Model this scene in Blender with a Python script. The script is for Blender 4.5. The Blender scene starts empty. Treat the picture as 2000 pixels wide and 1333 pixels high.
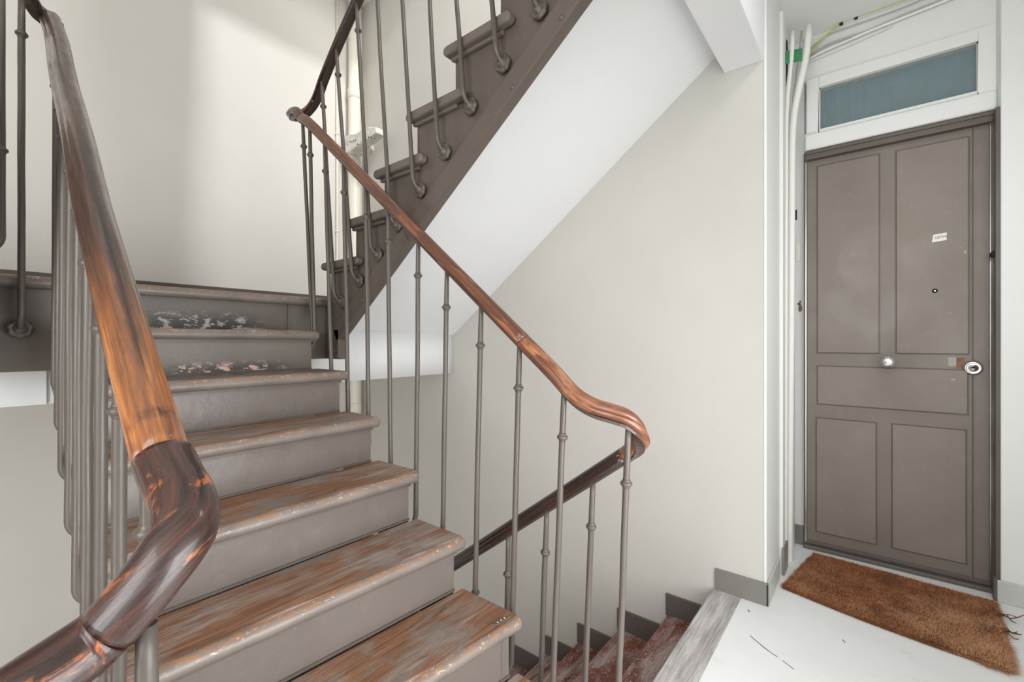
import bpy, bmesh, math, random
from mathutils import Vector, noise
random.seed(7)
SC = bpy.context.scene
COL = SC.collection
pi = math.pi

# ------------------------------------------------------------------ camera
# level wide-angle lens; world: +Y towards the entrance wall, -X towards the half landing, Z=0 at eye height
F = 877.0; CY = 666.5; CA = .7794; SA = .6266
cd = bpy.data.cameras.new('camera'); cam = bpy.data.objects.new('camera', cd); COL.objects.link(cam)
cd.sensor_width = 36; cd.lens = F / 2000 * 36; cd.clip_start = .02; cd.clip_end = 60
cam.location = (0, 0, 0); cam.rotation_euler = (pi/2, 0, math.atan2(SA, CA))
SC.camera = cam
# ------------------------------------------------------------------ world, lights, exposure
w = bpy.data.worlds.new('world'); SC.world = w; w.use_nodes = True
w.node_tree.nodes['Background'].inputs[0].default_value = (.93, .97, 1, 1)
w.node_tree.nodes['Background'].inputs[1].default_value = 1.0
def area(name, loc, aim, sx, sy, power, col=(1, 1, 1), spread=180):
    l = bpy.data.lights.new(name, 'AREA'); l.shape = 'RECTANGLE'; l.size = sx; l.size_y = sy
    l.energy = power; l.color = col; l.spread = math.radians(spread)
    o = bpy.data.objects.new(name, l); COL.objects.link(o); o.location = loc
    o.rotation_euler = (Vector(aim) - Vector(loc)).to_track_quat('-Z', 'Y').to_euler()
    return o
area('landing_window_light', (.57, .72, -.45), (-1.5, .95, -.62), 1.2, 1.1, 21, (1, .995, 1), 130)
area('corridor_fill_light', (.58, 2.05, .1), (-.4, 2.5, -.1), .8, 1.5, 7.5, (1, 1, 1))  # added fill for the white wall return; no window stands here
area('landing_ceiling_fill', (.15, 1.55, 1.62), (.15, 1.55, 0), .3, .3, 4, (1, 1, 1))  # added fill for the door recess and floor, no fitting behind it
area('near_window_light', (.12, -1.75, .5), (.1, 1.8, -.15), 2.0, 1.8, 66, (1, 1, 1))
area('skylight', (1.9, 1.0, 4.85), (-3.44, 1.35, 1.2), .45, .45, 38, (1, 1, 1), 80)
area('lower_fill_light', (-.7, -1.8, -1.6), (-3.2, .6, -1.6), 1.4, 1.8, 52, (1, .97, .92))  # added fill for the low left wall, no opening behind it
area('upper_fill_light', (1.9, .4, 3.2), (-3.0, .6, 1.6), 1.6, 1.2, 140, (1, .99, .97))  # added fill for the upper part of the half landing wall
vs = SC.view_settings; vs.view_transform = 'Standard'; vs.look = 'None'; vs.exposure = 0.0; vs.gamma = 1; vs.use_curve_mapping = False
SC.cycles.max_bounces = 12; SC.cycles.diffuse_bounces = 7; SC.cycles.glossy_bounces = 4

# ------------------------------------------------------------------ helpers
def at(px, py, ax, v):
    """the world point seen at a place of the picture, on the plane X|Y|Z = v"""
    t = (px - 1000) / F
    p = (t*CA - SA, t*SA + CA, (CY - py) / F)
    d = v / p['XYZ'.index(ax)]
    return Vector((p[0]*d, p[1]*d, p[2]*d))
def lerp(a, b, t): return a + (b - a) * t
def srgb(r, g, b):
    f = lambda c: (c/255/12.92 if c/255 <= .04045 else ((c/255 + .055)/1.055)**2.4)
    return (f(r), f(g), f(b), 1)

class MB:
    def __init__(s): s.v = []; s.f = []; s.uv = []; s.sm = []
    def add(s, vs, fs, uvs=None, smooth=False):
        n = len(s.v); s.v += [tuple(v) for v in vs]
        for i, f in enumerate(fs):
            s.f.append(tuple(n + k for k in f)); s.sm.append(smooth)
            s.uv.append(uvs[i] if uvs else [(0, 0)] * len(f))
        return s
    def box(s, a, b):
        x0, y0, z0 = [min(a[i], b[i]) for i in range(3)]; x1, y1, z1 = [max(a[i], b[i]) for i in range(3)]
        v = [(x0,y0,z0),(x1,y0,z0),(x1,y1,z0),(x0,y1,z0),(x0,y0,z1),(x1,y0,z1),(x1,y1,z1),(x0,y1,z1)]
        return s.add(v, [(0,3,2,1),(4,5,6,7),(0,1,5,4),(1,2,6,5),(2,3,7,6),(3,0,4,7)])
    def prism(s, poly, axis, a, b, smooth=False):
        """poly in the two other axes (XZ for axis Y, XY for Z, YZ for X), extruded from a to b"""
        def P(p, h):
            return {'Y': (p[0], h, p[1]), 'Z': (p[0], p[1], h), 'X': (h, p[0], p[1])}[axis]
        n = len(poly); v = [P(p, a) for p in poly] + [P(p, b) for p in poly]
        s.add(v, [tuple(range(n)), tuple(range(2*n-1, n-1, -1))])
        return s.add(v, [(i, (i+1) % n, n + (i+1) % n, n + i) for i in range(n)], smooth=smooth)
    def sweep(s, path, prof, caps=True, scale=None, up=None, smooth=True):
        """path: Vectors; prof: (side, up) points; side stays horizontal"""
        n = len(prof); rings = []; L = 0; us = []
        per = [0]
        for i in range(n):
            a = prof[i]; b = prof[(i+1) % n]; per.append(per[-1] + math.hypot(b[0]-a[0], b[1]-a[1]))
        prev = None
        for i, p in enumerate(path):
            t = (path[min(i+1, len(path)-1)] - path[max(i-1, 0)])
            if t.length < 1e-9: t = Vector((0, 0, 1))
            t.normalize()
            if up is None:
                sd = Vector((t.y, -t.x, 0))
                if sd.length < .05: sd = prev or Vector((1, 0, 0))
                sd.normalize()
                if prev and sd.dot(prev) < 0 and abs(t.z) > .95: sd = -sd
            else:
                sd = t.cross(Vector(up)).normalized()
            prev = sd; u = sd.cross(t).normalized()
            k = scale[i] if scale else 1
            rings.append([p + sd*(a*k) + u*(b*k) for a, b in prof])
            if i: L += (p - path[i-1]).length
            us.append(L)
        v = [q for r in rings for q in r]; f = []; uv = []
        for i in range(len(path)-1):
            for j in range(n):
                j2 = (j+1) % n
                f.append((i*n+j, i*n+j2, (i+1)*n+j2, (i+1)*n+j))
                uv.append([(us[i], per[j]), (us[i], per[j+1]), (us[i+1], per[j+1]), (us[i+1], per[j])])
        s.add(v, f, uv, smooth)
        if caps:
            m = len(path)-1
            s.add(rings[0], [tuple(range(n-1, -1, -1))]); s.add(rings[m], [tuple(range(n))])
        return s
    def tube(s, path, r, n=10, scale=None, caps=True):
        return s.sweep(path, [(r*math.cos(2*pi*i/n), r*math.sin(2*pi*i/n)) for i in range(n)], caps, scale, up=tube_up(path))
    def lathe(s, o, axis, prof, n=20, mod=None):
        """prof: (radius, height) along axis"""
        ax = Vector(axis).normalized(); a = ax.orthogonal().normalized(); b = ax.cross(a); o = Vector(o)
        v = []
        for k, (r, h) in enumerate(prof):
            for i in range(n):
                th = 2*pi*i/n; rr = r * (mod(th, k) if mod else 1)
                v.append(o + ax*h + (a*math.cos(th) + b*math.sin(th))*rr)
        f = [(k*n+i, k*n+(i+1) % n, (k+1)*n+(i+1) % n, (k+1)*n+i) for k in range(len(prof)-1) for i in range(n)]
        s.add(v, f, None, True)
        s.add(v[:n], [tuple(range(n-1, -1, -1))]); s.add(v[-n:], [tuple(range(n))])
        return s
    def mesh(s, name, org=(0, 0, 0)):
        me = bpy.data.meshes.new(name); o = Vector(org)
        me.from_pydata([tuple(Vector(v) - o) for v in s.v], [], s.f)
        uvl = me.uv_layers.new(name='UVMap'); k = 0
        for i, poly in enumerate(me.polygons):
            poly.use_smooth = s.sm[i]
            for j in range(poly.loop_total):
                uvl.data[poly.loop_start + j].uv = s.uv[i][j]
        bm = bmesh.new(); bm.from_mesh(me)
        bmesh.ops.remove_doubles(bm, verts=bm.verts, dist=1e-5)
        bmesh.ops.recalc_face_normals(bm, faces=bm.faces)
        bm.to_mesh(me); bm.free()
        return me
def tube_up(path):
    d = path[-1] - path[0]
    return (.01, 1, .02) if abs(d.z) > .3*d.length else (0.01, .02, 1)
def link(name, me, m, parent=None, loc=None):
    o = bpy.data.objects.new(name, me); COL.objects.link(o)
    if m and not me.materials: me.materials.append(m)
    if parent: o.parent = parent
    if loc is not None: o.location = loc
    return o
def wloc(o):
    v = Vector(o.location)
    while o.parent: o = o.parent; v += o.location
    return v
def part(name, mb, m, parent, bevel=0, label=None, seg=2):
    o = link(name, mb.mesh(name, wloc(parent)), m, parent)
    if bevel: bev(o, bevel, seg)
    if label: o['label'] = label
    return o
def bev(o, wd, seg=2):
    b = o.modifiers.new('bevel', 'BEVEL'); b.width = wd; b.segments = seg; b.limit_method = 'ANGLE'; b.angle_limit = math.radians(40)
    b.harden_normals = False
def thing(name, label, cat, loc, group=None):
    o = bpy.data.objects.new(name, None); COL.objects.link(o); o.location = loc; o.empty_display_size = .1
    o['label'] = label; o['category'] = cat
    if group: o['group'] = group
    return o
def struct(name, mb, m, label, cat='wall', bevel=0):
    o = link(name, mb.mesh(name), m); o['kind'] = 'structure'; o['label'] = label; o['category'] = cat
    if bevel: bev(o, bevel)
    return o
def plain_prof(wd=.06, h=.05, n=22):
    return [(math.cos(-pi/2 + 2*pi*i/n)*wd/2, max(-h*.42, math.sin(-pi/2 + 2*pi*i/n)*h*.54)) for i in range(n)]
def crom(pts, step=.02):
    """Catmull-Rom through the points, resampled"""
    P = [Vector(p) for p in pts]; P = [P[0]*2 - P[1]] + P + [P[-1]*2 - P[-2]]
    out = []
    for i in range(1, len(P)-2):
        n = max(2, int((P[i+1]-P[i]).length / step))
        for k in range(n):
            t = k/n; a, b, c, d = P[i-1:i+3]
            out.append(.5*((2*b) + (c-a)*t + (2*a-5*b+4*c-d)*t*t + (3*b-3*c+d-a)*t**3))
    return out + [P[-2].copy()]

# ------------------------------------------------------------------ materials
class NT:
    def __init__(s, name, rough=.5, spec=.5):
        s.m = bpy.data.materials.new(name); s.m.use_nodes = True; s.t = s.m.node_tree; s.n = s.t.nodes; s.l = s.t.links
        s.b = s.n['Principled BSDF']; s.b.inputs['Roughness'].default_value = rough
        s.b.inputs['Specular IOR Level'].default_value = spec
        s.geo = s.n.new('ShaderNodeNewGeometry')
    def val(s, sock, v):
        if isinstance(v, bpy.types.NodeSocket): s.l.new(v, sock)
        elif hasattr(sock.default_value, '__len__') and not hasattr(v, '__len__'): sock.default_value = [v]*len(sock.default_value)
        else: sock.default_value = v
    def pos(s): return s.geo.outputs['Position']
    def uv(s): return s.n.new('ShaderNodeUVMap').outputs[0]
    def map(s, vec, scale=(1, 1, 1), loc=(0, 0, 0), rot=(0, 0, 0)):
        k = s.n.new('ShaderNodeMapping'); s.l.new(vec, k.inputs[0]); k.inputs['Scale'].default_value = scale
        k.inputs['Location'].default_value = loc; k.inputs['Rotation'].default_value = rot
        return k.outputs[0]
    def noise(s, vec, sc=5, det=4, rough=.55, dist=0):
        k = s.n.new('ShaderNodeTexNoise'); s.l.new(vec, k.inputs['Vector'])
        k.inputs['Scale'].default_value = sc; k.inputs['Detail'].default_value = det; k.inputs['Roughness'].default_value = rough
        k.inputs['Distortion'].default_value = dist
        return k.outputs[0]
    def ramp(s, f, stops, interp='LINEAR'):
        k = s.n.new('ShaderNodeValToRGB'); s.l.new(f, k.inputs[0]); e = k.color_ramp.elements; k.color_ramp.interpolation = interp
        while len(e) > 1: e.remove(e[-1])
        for i, (p, c) in enumerate(stops):
            if i: q = e.new(p)
            else: q = e[0]; q.position = p
            q.color = c if hasattr(c, '__len__') else (c, c, c, 1)
        return k.outputs[0]
    def mix(s, f, a, b, mode='MIX'):
        k = s.n.new('ShaderNodeMix'); k.data_type = 'RGBA'; k.blend_type = mode
        s.val(k.inputs[0], f); s.val(k.inputs[6], a); s.val(k.inputs[7], b)
        return k.outputs[2]
    def math(s, op, a, b=0, clamp=False):
        k = s.n.new('ShaderNodeMath'); k.operation = op; k.use_clamp = clamp
        s.val(k.inputs[0], a); s.val(k.inputs[1], b); return k.outputs[0]
    def sep(s, vec):
        k = s.n.new('ShaderNodeSeparateXYZ'); s.l.new(vec, k.inputs[0]); return k.outputs
    def base(s, c): s.val(s.b.inputs['Base Color'], c); return s
    def rough(s, c): s.val(s.b.inputs['Roughness'], c); return s
    def bump(s, h, st=.2, d=.01):
        k = s.n.new('ShaderNodeBump'); k.inputs['Strength'].default_value = st; k.inputs['Distance'].default_value = d
        s.l.new(h, k.inputs['Height']); s.l.new(k.outputs[0], s.b.inputs['Normal']); return s
    def coat(s, w, r=.1): s.b.inputs['Coat Weight'].default_value = w; s.b.inputs['Coat Roughness'].default_value = r; return s

def plaster(name, col, var=.05, rough=.85, bs=.15):
    k = NT(name, rough, .3); p = k.pos()
    c2 = tuple(x*(1-var) for x in col[:3]) + (1,)
    n1 = k.noise(p, 1.7, 5, .6); c = k.mix(k.ramp(n1, [(.35, 0), (.7, 1)]), col, c2)
    sp = k.ramp(k.noise(p, 38, 3, .5), [(.70, 0), (.78, 1)])
    sm = k.ramp(k.noise(p, 3.0, 2), [(.52, 0), (.62, 1)])
    c = k.mix(k.math('MULTIPLY', k.math('MULTIPLY', sp, sm), .22), c, tuple(x*.55 for x in col[:3]) + (1,))
    k.base(c).bump(k.noise(p, 60, 5, .6), bs, .004)
    return k.m
M_BEIGE = plaster('beige_wall_paint', srgb(222, 219, 213))
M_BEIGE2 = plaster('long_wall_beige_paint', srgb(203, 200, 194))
M_WHITE = plaster('white_plaster', srgb(234, 235, 236), .02, .8, .08)
M_DOORWALL = plaster('cream_white_paint', srgb(228, 229, 227), .04, .6, .2)
M_CEIL = plaster('ceiling_paint', srgb(234, 234, 232), .03)

def floor_mat():
    k = NT('pale_concrete_floor', .45, .4); p = k.pos()
    c = k.mix(k.noise(p, 3.5, 6, .65), srgb(222, 224, 223), srgb(236, 238, 238))
    d = k.ramp(k.noise(p, 11, 6, .7), [(.60, 0), (.72, 1)])
    c = k.mix(k.math('MULTIPLY', d, .25), c, srgb(160, 158, 152))
    k.base(c).bump(k.noise(p, 30, 5), .12, .004); return k.m
M_FLOOR = floor_mat()

def paint(name, col, rough=.38, chip=None, cs=1.0):
    k = NT(name, .4, .5); p = k.pos()
    c = k.mix(k.ramp(k.noise(p, 2.6, 4), [(.3, 0), (.7, 1)]), col, tuple(x*.86 for x in col[:3]) + (1,))
    c = k.mix(k.math('MULTIPLY', k.ramp(k.noise(p, 14, 5, .7), [(.55, 0), (.75, 1)]), .3), c, tuple(min(1, x*1.35) for x in col[:3]) + (1,))
    if chip:
        f = k.ramp(k.noise(p, 26*cs, 8, .75), [(.66, 0), (.70, 1)])
        g = k.ramp(k.noise(p, 2.5, 3), [(.50, 0), (.60, 1)])
        c = k.mix(k.math('MULTIPLY', f, g), c, chip)
    k.base(c); k.rough(k.ramp(k.noise(p, 5, 4), [(.3, rough-.08), (.7, rough+.14)]))
    k.bump(k.noise(p, 24, 4, .6), .18, .006)
    return k.m
BR = srgb(110, 101, 94)
M_PAINT = paint('taupe_stair_paint', BR, .36)
M_RISER = paint('taupe_riser_paint', srgb(111, 103, 97), .27, srgb(172, 158, 148))
M_STRING = paint('dark_taupe_string_paint', srgb(97, 87, 79), .4)
M_DOOR = paint('taupe_door_paint', srgb(122, 112, 103), .42)
M_PANEL = paint('taupe_door_panel_paint', srgb(129, 119, 109), .45)
M_FRAME = paint('dark_door_frame_paint', srgb(94, 83, 76), .42, srgb(150, 140, 130))
M_IRON = paint('painted_iron', srgb(89, 82, 75), .33, srgb(84, 77, 70), 1.4)
M_SKIRT = paint('grey_skirting_paint', srgb(128, 124, 119), .42)
M_SKIRT2 = paint('pale_grey_skirting_paint', srgb(198, 198, 195), .5)
M_SKIRTD = paint('dark_brown_skirting_paint', srgb(98, 89, 85), .45)

def tread_mat(name, wood1, wood2, dust, paintc, ps=.5, seed=0, edge=True, specks=.0):
    """worn boards: paint left in patches over grain running along Y"""
    k = NT(name, .5, .4); p = k.pos()
    g = k.noise(k.map(p, (34, 1.6, 34), (seed, 0, 0)), 3.0, 6, .62, .6)
    g2 = k.noise(k.map(p, (120, 3, 60), (seed, 3, 0)), 2.0, 4, .6)
    c = k.mix(k.ramp(g, [(.33, 0), (.66, 1)]), wood1, wood2)
    c = k.mix(k.math('MULTIPLY', k.ramp(g2, [(.50, 0), (.62, 1)]), .55), c, tuple(x*.42 for x in wood2[:3]) + (1,))
    dn = k.ramp(k.noise(k.map(p, (9, 2.6, 9), (seed, 7, 0)), 1.3, 7, .68, .5), [(.46, 0), (.60, 1)])
    c = k.mix(k.math('MULTIPLY', dn, .85), c, k.mix(k.ramp(g, [(.4, 0), (.6, 1)]), dust, tuple(x*.72 for x in dust[:3]) + (1,)))
    pn = k.ramp(k.noise(k.map(p, (7, 2.2, 7), (seed, 1, 4)), 1.6, 8, .7, .3), [(ps, 0), (ps+.07, 1)])
    c = k.mix(pn, c, paintc)
    if specks:
        c = k.mix(k.math('MULTIPLY', k.ramp(k.noise(p, 110, 3, .8), [(.56, 0), (.66, 1)]), specks), c, srgb(205, 196, 190))
    k.base(c); k.rough(k.ramp(g, [(.3, .38), (.7, .6)]))
    k.bump(k.math('ADD', g, k.math('MULTIPLY', g2, .6)), .35, .004)
    return k.m
M_TREAD = tread_mat('worn_oak_tread', srgb(158, 114, 84), srgb(108, 74, 54), srgb(152, 142, 135), srgb(120, 111, 104), .54)
M_TREADC = tread_mat('red_brown_worn_tread', srgb(134, 76, 58), srgb(98, 48, 36), srgb(172, 154, 148), srgb(112, 66, 54), .62, 3, specks=.7)
M_EDGEWOOD = tread_mat('grey_bleached_board', srgb(186, 182, 180), srgb(152, 147, 145), srgb(204, 202, 200), srgb(170, 166, 163), .6, 9)
def nosing_mat():
    k = NT('chipped_nosing_paint', .38, .5); p = k.pos(); nz = k.sep(k.geo.outputs['Normal'])[2]
    col = k.mix(k.ramp(k.noise(p, 6, 4), [(.3, 0), (.7, 1)]), srgb(104, 95, 88), srgb(126, 117, 110))
    up = k.ramp(nz, [(.25, 0), (.85, 1)])
    ch = k.ramp(k.noise(k.map(p, (60, 18, 60)), 1.6, 8, .75), [(.46, 0), (.56, 1)])
    ch2 = k.ramp(k.noise(k.map(p, (50, 22, 50), (4, 0, 0)), 2.2, 6, .75), [(.59, 0), (.625, 1)])
    c = k.mix(k.math('MULTIPLY', ch, up), col, srgb(150, 108, 78))
    c = k.mix(k.math('MULTIPLY', ch2, k.ramp(nz, [(.0, .1), (.5, 1)])), c, srgb(190, 176, 162))
    c = k.mix(k.math('MULTIPLY', k.ramp(nz, [(-.6, 1), (.1, 0)]), .0), c, col)
    k.base(c).bump(k.noise(p, 40, 5), .3, .004); return k.m
M_NOSE = nosing_mat()

def peel_riser():
    """riser whose lower edge has lost its paint in flakes"""
    k = NT('flaking_riser_paint', .4, .5); p = k.pos(); s = k.sep(p)
    c = k.mix(k.ramp(k.noise(p, 3, 4), [(.3, 0), (.7, 1)]), srgb(98, 89, 82), srgb(112, 104, 97))
    f = k.ramp(k.noise(k.map(p, (1, 1, 2.2)), 22, 8, .72), [(.53, 0), (.57, 1)])
    band = k.math('MULTIPLY', k.ramp(s[1], [(.42, 0), (.50, 1), (.80, 1), (.92, 0)]), 1.0)
    return k, c, f, band
def peel(z0, z1, chipc, under):
    k, c, f, band = peel_riser()
    z = k.sep(k.pos())[2]
    lo = k.math('MULTIPLY', k.math('SUBTRACT', z1, z), 1/(z1-z0), True)
    g = k.math('MULTIPLY', k.ramp(lo, [(.0, 0), (.55, 1)]), band)
    u = k.ramp(k.noise(k.map(k.pos(), (1, 1, 3)), 9, 5, .6), [(.40, 0), (.47, 1)])
    c = k.mix(k.math('MULTIPLY', u, g), c, under)
    c = k.mix(k.math('MULTIPLY', f, g), c, chipc)
    k.base(c).bump(k.noise(k.pos(), 30, 5), .25, .004); return k.m

def rail_mat(name, dark, red, orange, amt=.5, seed=0, rough=.22, stops=None, L=1.95, chips=.69, patch=(5, 14), streak=None):
    """varnished handrail: grain along the rail (UV.x = metres along it), worn patches showing bare orange wood"""
    k = NT(name, rough, .55); u = k.uv(); s = k.sep(u)
    g = k.noise(k.map(u, (5, 150, 1), (seed, 0, 0)), 2.0, 7, .66, .4)
    gg = k.noise(k.map(u, (2.5, 46, 1), (seed, 1, 0)), 2.0, 5, .6, .5)
    big = k.noise(k.map(u, (patch[0], patch[1], 1), (seed, 2, 0)), 1.6, 8, .66, .5)
    c = k.mix(k.ramp(gg, [(.38, 0), (.60, 1)]), dark, red)
    if stops:
        lng = k.math('ADD', k.math('MULTIPLY', s[0], 1/L), k.math('MULTIPLY', k.math('SUBTRACT', big, .5), .16))
        c = k.mix(.5, c, k.ramp(lng, [(p, q) for p, q, _ in stops]))
        want = k.ramp(lng, [(p, q) for p, _, q in stops])
        m = k.math('MULTIPLY', want, k.ramp(k.noise(k.map(u, (2.6, 18, 1), (seed, 6, 0)), 1.5, 7, .65, .6), [(.36, .15), (.56, 1)]))
    else: m = k.ramp(big, [(amt, 0), (amt+.09, 1)])
    oc = k.mix(k.ramp(gg, [(.40, 0), (.62, 1)]), orange, tuple(x*y for x, y in zip(orange[:3], (.50, .40, .34))) + (1,))
    c = k.mix(m, c, oc)
    c = k.mix(k.math('MULTIPLY', k.ramp(g, [(.50, 0), (.64, 1)]), .5), c, tuple(x*.35 for x in dark[:3]) + (1,))
    if streak:     # dark worn crack along the crown and a dark knot scar
        P, s0, s1, ks = streak
        wob = k.math('MULTIPLY', k.math('SUBTRACT', k.noise(k.map(u, (9, 3, 1), (2, 0, 0)), 1.5, 4), .5), .016)
        vv = k.math('ADD', s[1], wob)
        edge = k.math('MINIMUM', k.math('ABSOLUTE', vv), k.math('ABSOLUTE', k.math('SUBTRACT', P, vv)))
        line = k.math('MULTIPLY', k.ramp(edge, [(0, 1), (.004, .9), (.010, 0)]), k.math('MULTIPLY', k.math('MULTIPLY', k.math('SUBTRACT', s[0], s0), 5, True), k.math('MULTIPLY', k.math('SUBTRACT', s1, k.math('ADD', s[0], k.math('MULTIPLY', k.math('SUBTRACT', g, .5), .25))), 12, True)))
        kd = k.math('ABSOLUTE', k.math('SUBTRACT', k.math('ADD', s[0], wob), ks))
        kn = k.math('MULTIPLY', k.ramp(kd, [(0, 1), (.004, .8), (.012, 0)]), k.ramp(edge, [(0, 1), (.012, .9), (.032, .25)]))
        kn = k.math('MULTIPLY', kn, k.ramp(k.noise(k.map(u, (60, 60, 1)), 1.2, 5), [(.38, .2), (.55, 1)]))
        c = k.mix(k.math('MULTIPLY', k.math('MAXIMUM', line, kn), .85), c, srgb(34, 22, 18))
    sc = k.ramp(k.noise(k.map(u, (12, 60, 1), (seed, 5, 0)), 2.0, 8, .78), [(chips, 0), (chips+.02, 1)])
    c = k.mix(k.math('MULTIPLY', sc, .7), c, srgb(196, 168, 148))
    k.base(c); k.rough(k.ramp(big, [(.3, rough-.04), (.7, rough+.18)])); k.coat(.4, .10)
    k.bump(k.math('ADD', g, k.math('MULTIPLY', big, .8)), .25, .003); return k.m
M_RAIL = rail_mat('varnished_rail_wood', srgb(70, 44, 35), srgb(96, 62, 48), srgb(126, 80, 58), .55)
M_RAILW = rail_mat('worn_orange_rail_wood', srgb(74, 42, 30), srgb(108, 66, 46), srgb(150, 92, 60), .52, 4, .3, patch=(3, 22))
M_RAILT = rail_mat('worn_rail_turn_wood', srgb(96, 54, 36), srgb(136, 86, 58), srgb(172, 116, 80), .50, 6, .26, chips=.66)
M_RAILD = rail_mat('dark_polished_rail_wood', srgb(42, 27, 23), srgb(58, 37, 31), srgb(84, 50, 38), .66, 8, .18, chips=.72)
def rail_prof(wd=.050, h=.040):
    """moulded section: domed top, a groove either side, lower beads, flat underside"""
    w2 = wd/2; pts = []
    half = [(.0, .55), (.22, .53), (.42, .47), (.60, .37), (.72, .25), (.76, .17), (.74, .12), (.80, .08), (.93, .02), (1.0, -.10), (.99, -.22), (.90, -.33), (.74, -.40), (.45, -.44), (.16, -.45)]
    for x, y in half: pts.append((x*w2, y*h))
    for x, y in reversed(half[1:]): pts.append((-x*w2, y*h))
    return pts
_p = rail_prof(.056, .046)
GB = srgb(90, 72, 60); DB = srgb(52, 34, 28)
M_RAILN = rail_mat('near_rail_wood', srgb(46, 30, 25), srgb(84, 60, 48), srgb(188, 120, 64), .5, 2, .26,
                   [(0, GB, 0), (.46, GB, 0), (.58, DB, .02), (.74, DB, .05), (.81, srgb(82, 46, 32), .35), (.88, srgb(140, 82, 44), .95), (1.0, srgb(110, 60, 36), .9)], streak=(sum(math.dist(_p[i], _p[(i+1) % len(_p)]) for i in range(len(_p))), .85, 1.78, 1.825))
M_RAILB = rail_mat('rail_bend_wood', srgb(40, 23, 19), srgb(78, 47, 38), srgb(190, 106, 50), .56, 5, .2, chips=.66, patch=(14, 24))
M_BAND = paint('dark_rail_core', srgb(78, 66, 60), .35)

def simple(name, col, rough=.5, metal=0, spec=.5):
    k = NT(name, rough, spec); k.base(col); k.b.inputs['Metallic'].default_value = metal; return k.m
M_CHROME = simple('brushed_nickel', srgb(205, 203, 200), .25, .9)
M_DARK = simple('black_gap', srgb(26, 24, 22), .8)
M_PLASTIC = simple('white_conduit_plastic', srgb(232, 231, 226), .4)
M_PIPE = simple('cream_pipe_paint', srgb(232, 228, 216), .35)
def mk(name, c1, c2, sc, rough=.6, b=.2):
    k = NT(name, rough, .4); p = k.pos()
    k.base(k.mix(k.ramp(k.noise(p, sc, 6, .7), [(.4, 0), (.6, 1)]), c1, c2)).bump(k.noise(p, sc*2, 5), b, .005); return k.m
M_TAPE = mk('green_tape', srgb(46, 122, 76), srgb(60, 140, 92), 20, .45)
M_TAPED = mk('torn_green_tape_end', srgb(60, 96, 70), srgb(186, 200, 186), 60, .6)
M_DIRTYWHITE = mk('chipped_white_paint', srgb(226, 224, 218), srgb(200, 196, 188), 30, .5, .5)
M_SOOT = simple('chipped_dark_speck', srgb(52, 46, 42), .8)
M_PAPER = simple('paper_label', srgb(228, 226, 220), .7)
M_CHIP = mk('bare_pale_wood', srgb(176, 150, 132), srgb(150, 122, 104), 60)
M_INK = simple('pen_ink', srgb(110, 108, 112), .7)
M_BAREWOOD = mk('bare_wood_patch', srgb(142, 104, 76), srgb(116, 82, 60), 30)
M_FILLER = simple('paint_patch', srgb(160, 152, 143), .5)
M_EARTH = simple('green_yellow_cable', srgb(190, 196, 84), .4)
M_GREYCABLE = simple('grey_cable', srgb(176, 176, 170), .5)
def glass_mat():
    k = NT('transom_glass', .06, .6); k.base((.50, .64, .68, 1)); k.b.inputs['Alpha'].default_value = .20
    return k.m
M_GLASS = glass_mat()
M_CURTAIN = mk('teal_curtain', srgb(60, 92, 95), srgb(36, 58, 62), 7, .8)

# ------------------------------------------------------------------ dimensions
FLOOR = -1.13
YW = 2.177          # face of the long beige wall
XC = -.355          # corner of that wall with the recess
YD = 2.945          # face of the entrance door
XB = -3.44          # wall behind the half landing
LAND = .2125        # half landing
XL = -2.146         # its nosing
A_X = [-.556, -.782, -1.008, -1.236, -1.4635, -1.687, -1.919]     # nosings of the central flight, right-hand ends
A_XL = [-.70, -.882, -1.057, -1.244, -1.44, -1.66, -1.895]        # left-hand ends
A_Z = [.0445 - .168*(6-k) for k in range(7)]
YA0, YA1 = .205, 1.0

# ------------------------------------------------------------------ shell
struct('wall_left', MB().box((XB-.15, -1.9, -3.1), (XB, YW+.1, 5.0)), M_BEIGE, 'cream plaster wall behind the half landing, lit pale by light falling from above')
struct('wall_back', MB().box((XB-.15, YW, -3.1), (XC-.012, 3.2, 5.0)), M_BEIGE2, 'long beige wall beside the descending stairs, under the white sloping soffit')
struct('wall_recess', MB().box((XC-.012, YW+.001, -1.4), (XC, YD+.05, 1.9)), M_DOORWALL, 'narrow white wall return between beige wall and entrance door', bevel=.004)
mb = MB().box((XC, YD+.012, -1.4), (-.296, 3.2, 1.9)).box((.452, YD-.01, -1.4), (2.2, 3.2, 1.9))
mb.box((-.296, YD-.012, 1.425), (.452, 3.2, 1.9))
struct('wall_entrance', mb, M_DOORWALL, 'white painted wall above and around the brown entrance door', bevel=.003)
struct('wall_right', MB().box((.431, 2.84, -1.4), (2.2, 3.19, 1.9)), M_DOORWALL, 'white wall standing proud to the right of the brown door', bevel=.006)
mb = MB().box((.60, -1.9, -1.4), (.75, 2.9, -1.05)).box((.60, -1.9, .15), (.75, 2.9, 1.7)).box((.60, -1.9, -1.05), (.75, -.15, .15)).box((.60, 1.25, -1.05), (.75, 2.9, .15)).box((2.1, -1.9, 1.7), (2.25, 2.9, 5.0))
struct('wall_window_side', mb, M_DOORWALL, 'white wall with the landing window, opposite the stairs')
mb = MB().box((XB, -2.05, -3.1), (-1.1, -1.9, 5.0)).box((1.5, -2.05, -3.1), (2.25, -1.9, 5.0)).box((-1.1, -2.05, -3.1), (1.5, -1.9, -.2)).box((-1.1, -2.05, 1.6), (1.5, -1.9, 5.0))
struct('wall_near', mb, M_BEIGE, 'beige wall behind the viewer')
mb = MB().box((-.45, -1.9, FLOOR-.2), (2.1, YD+.05, FLOOR)).box((-.62, -1.9, FLOOR-.2), (-.45, 1.13, FLOOR))
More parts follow.
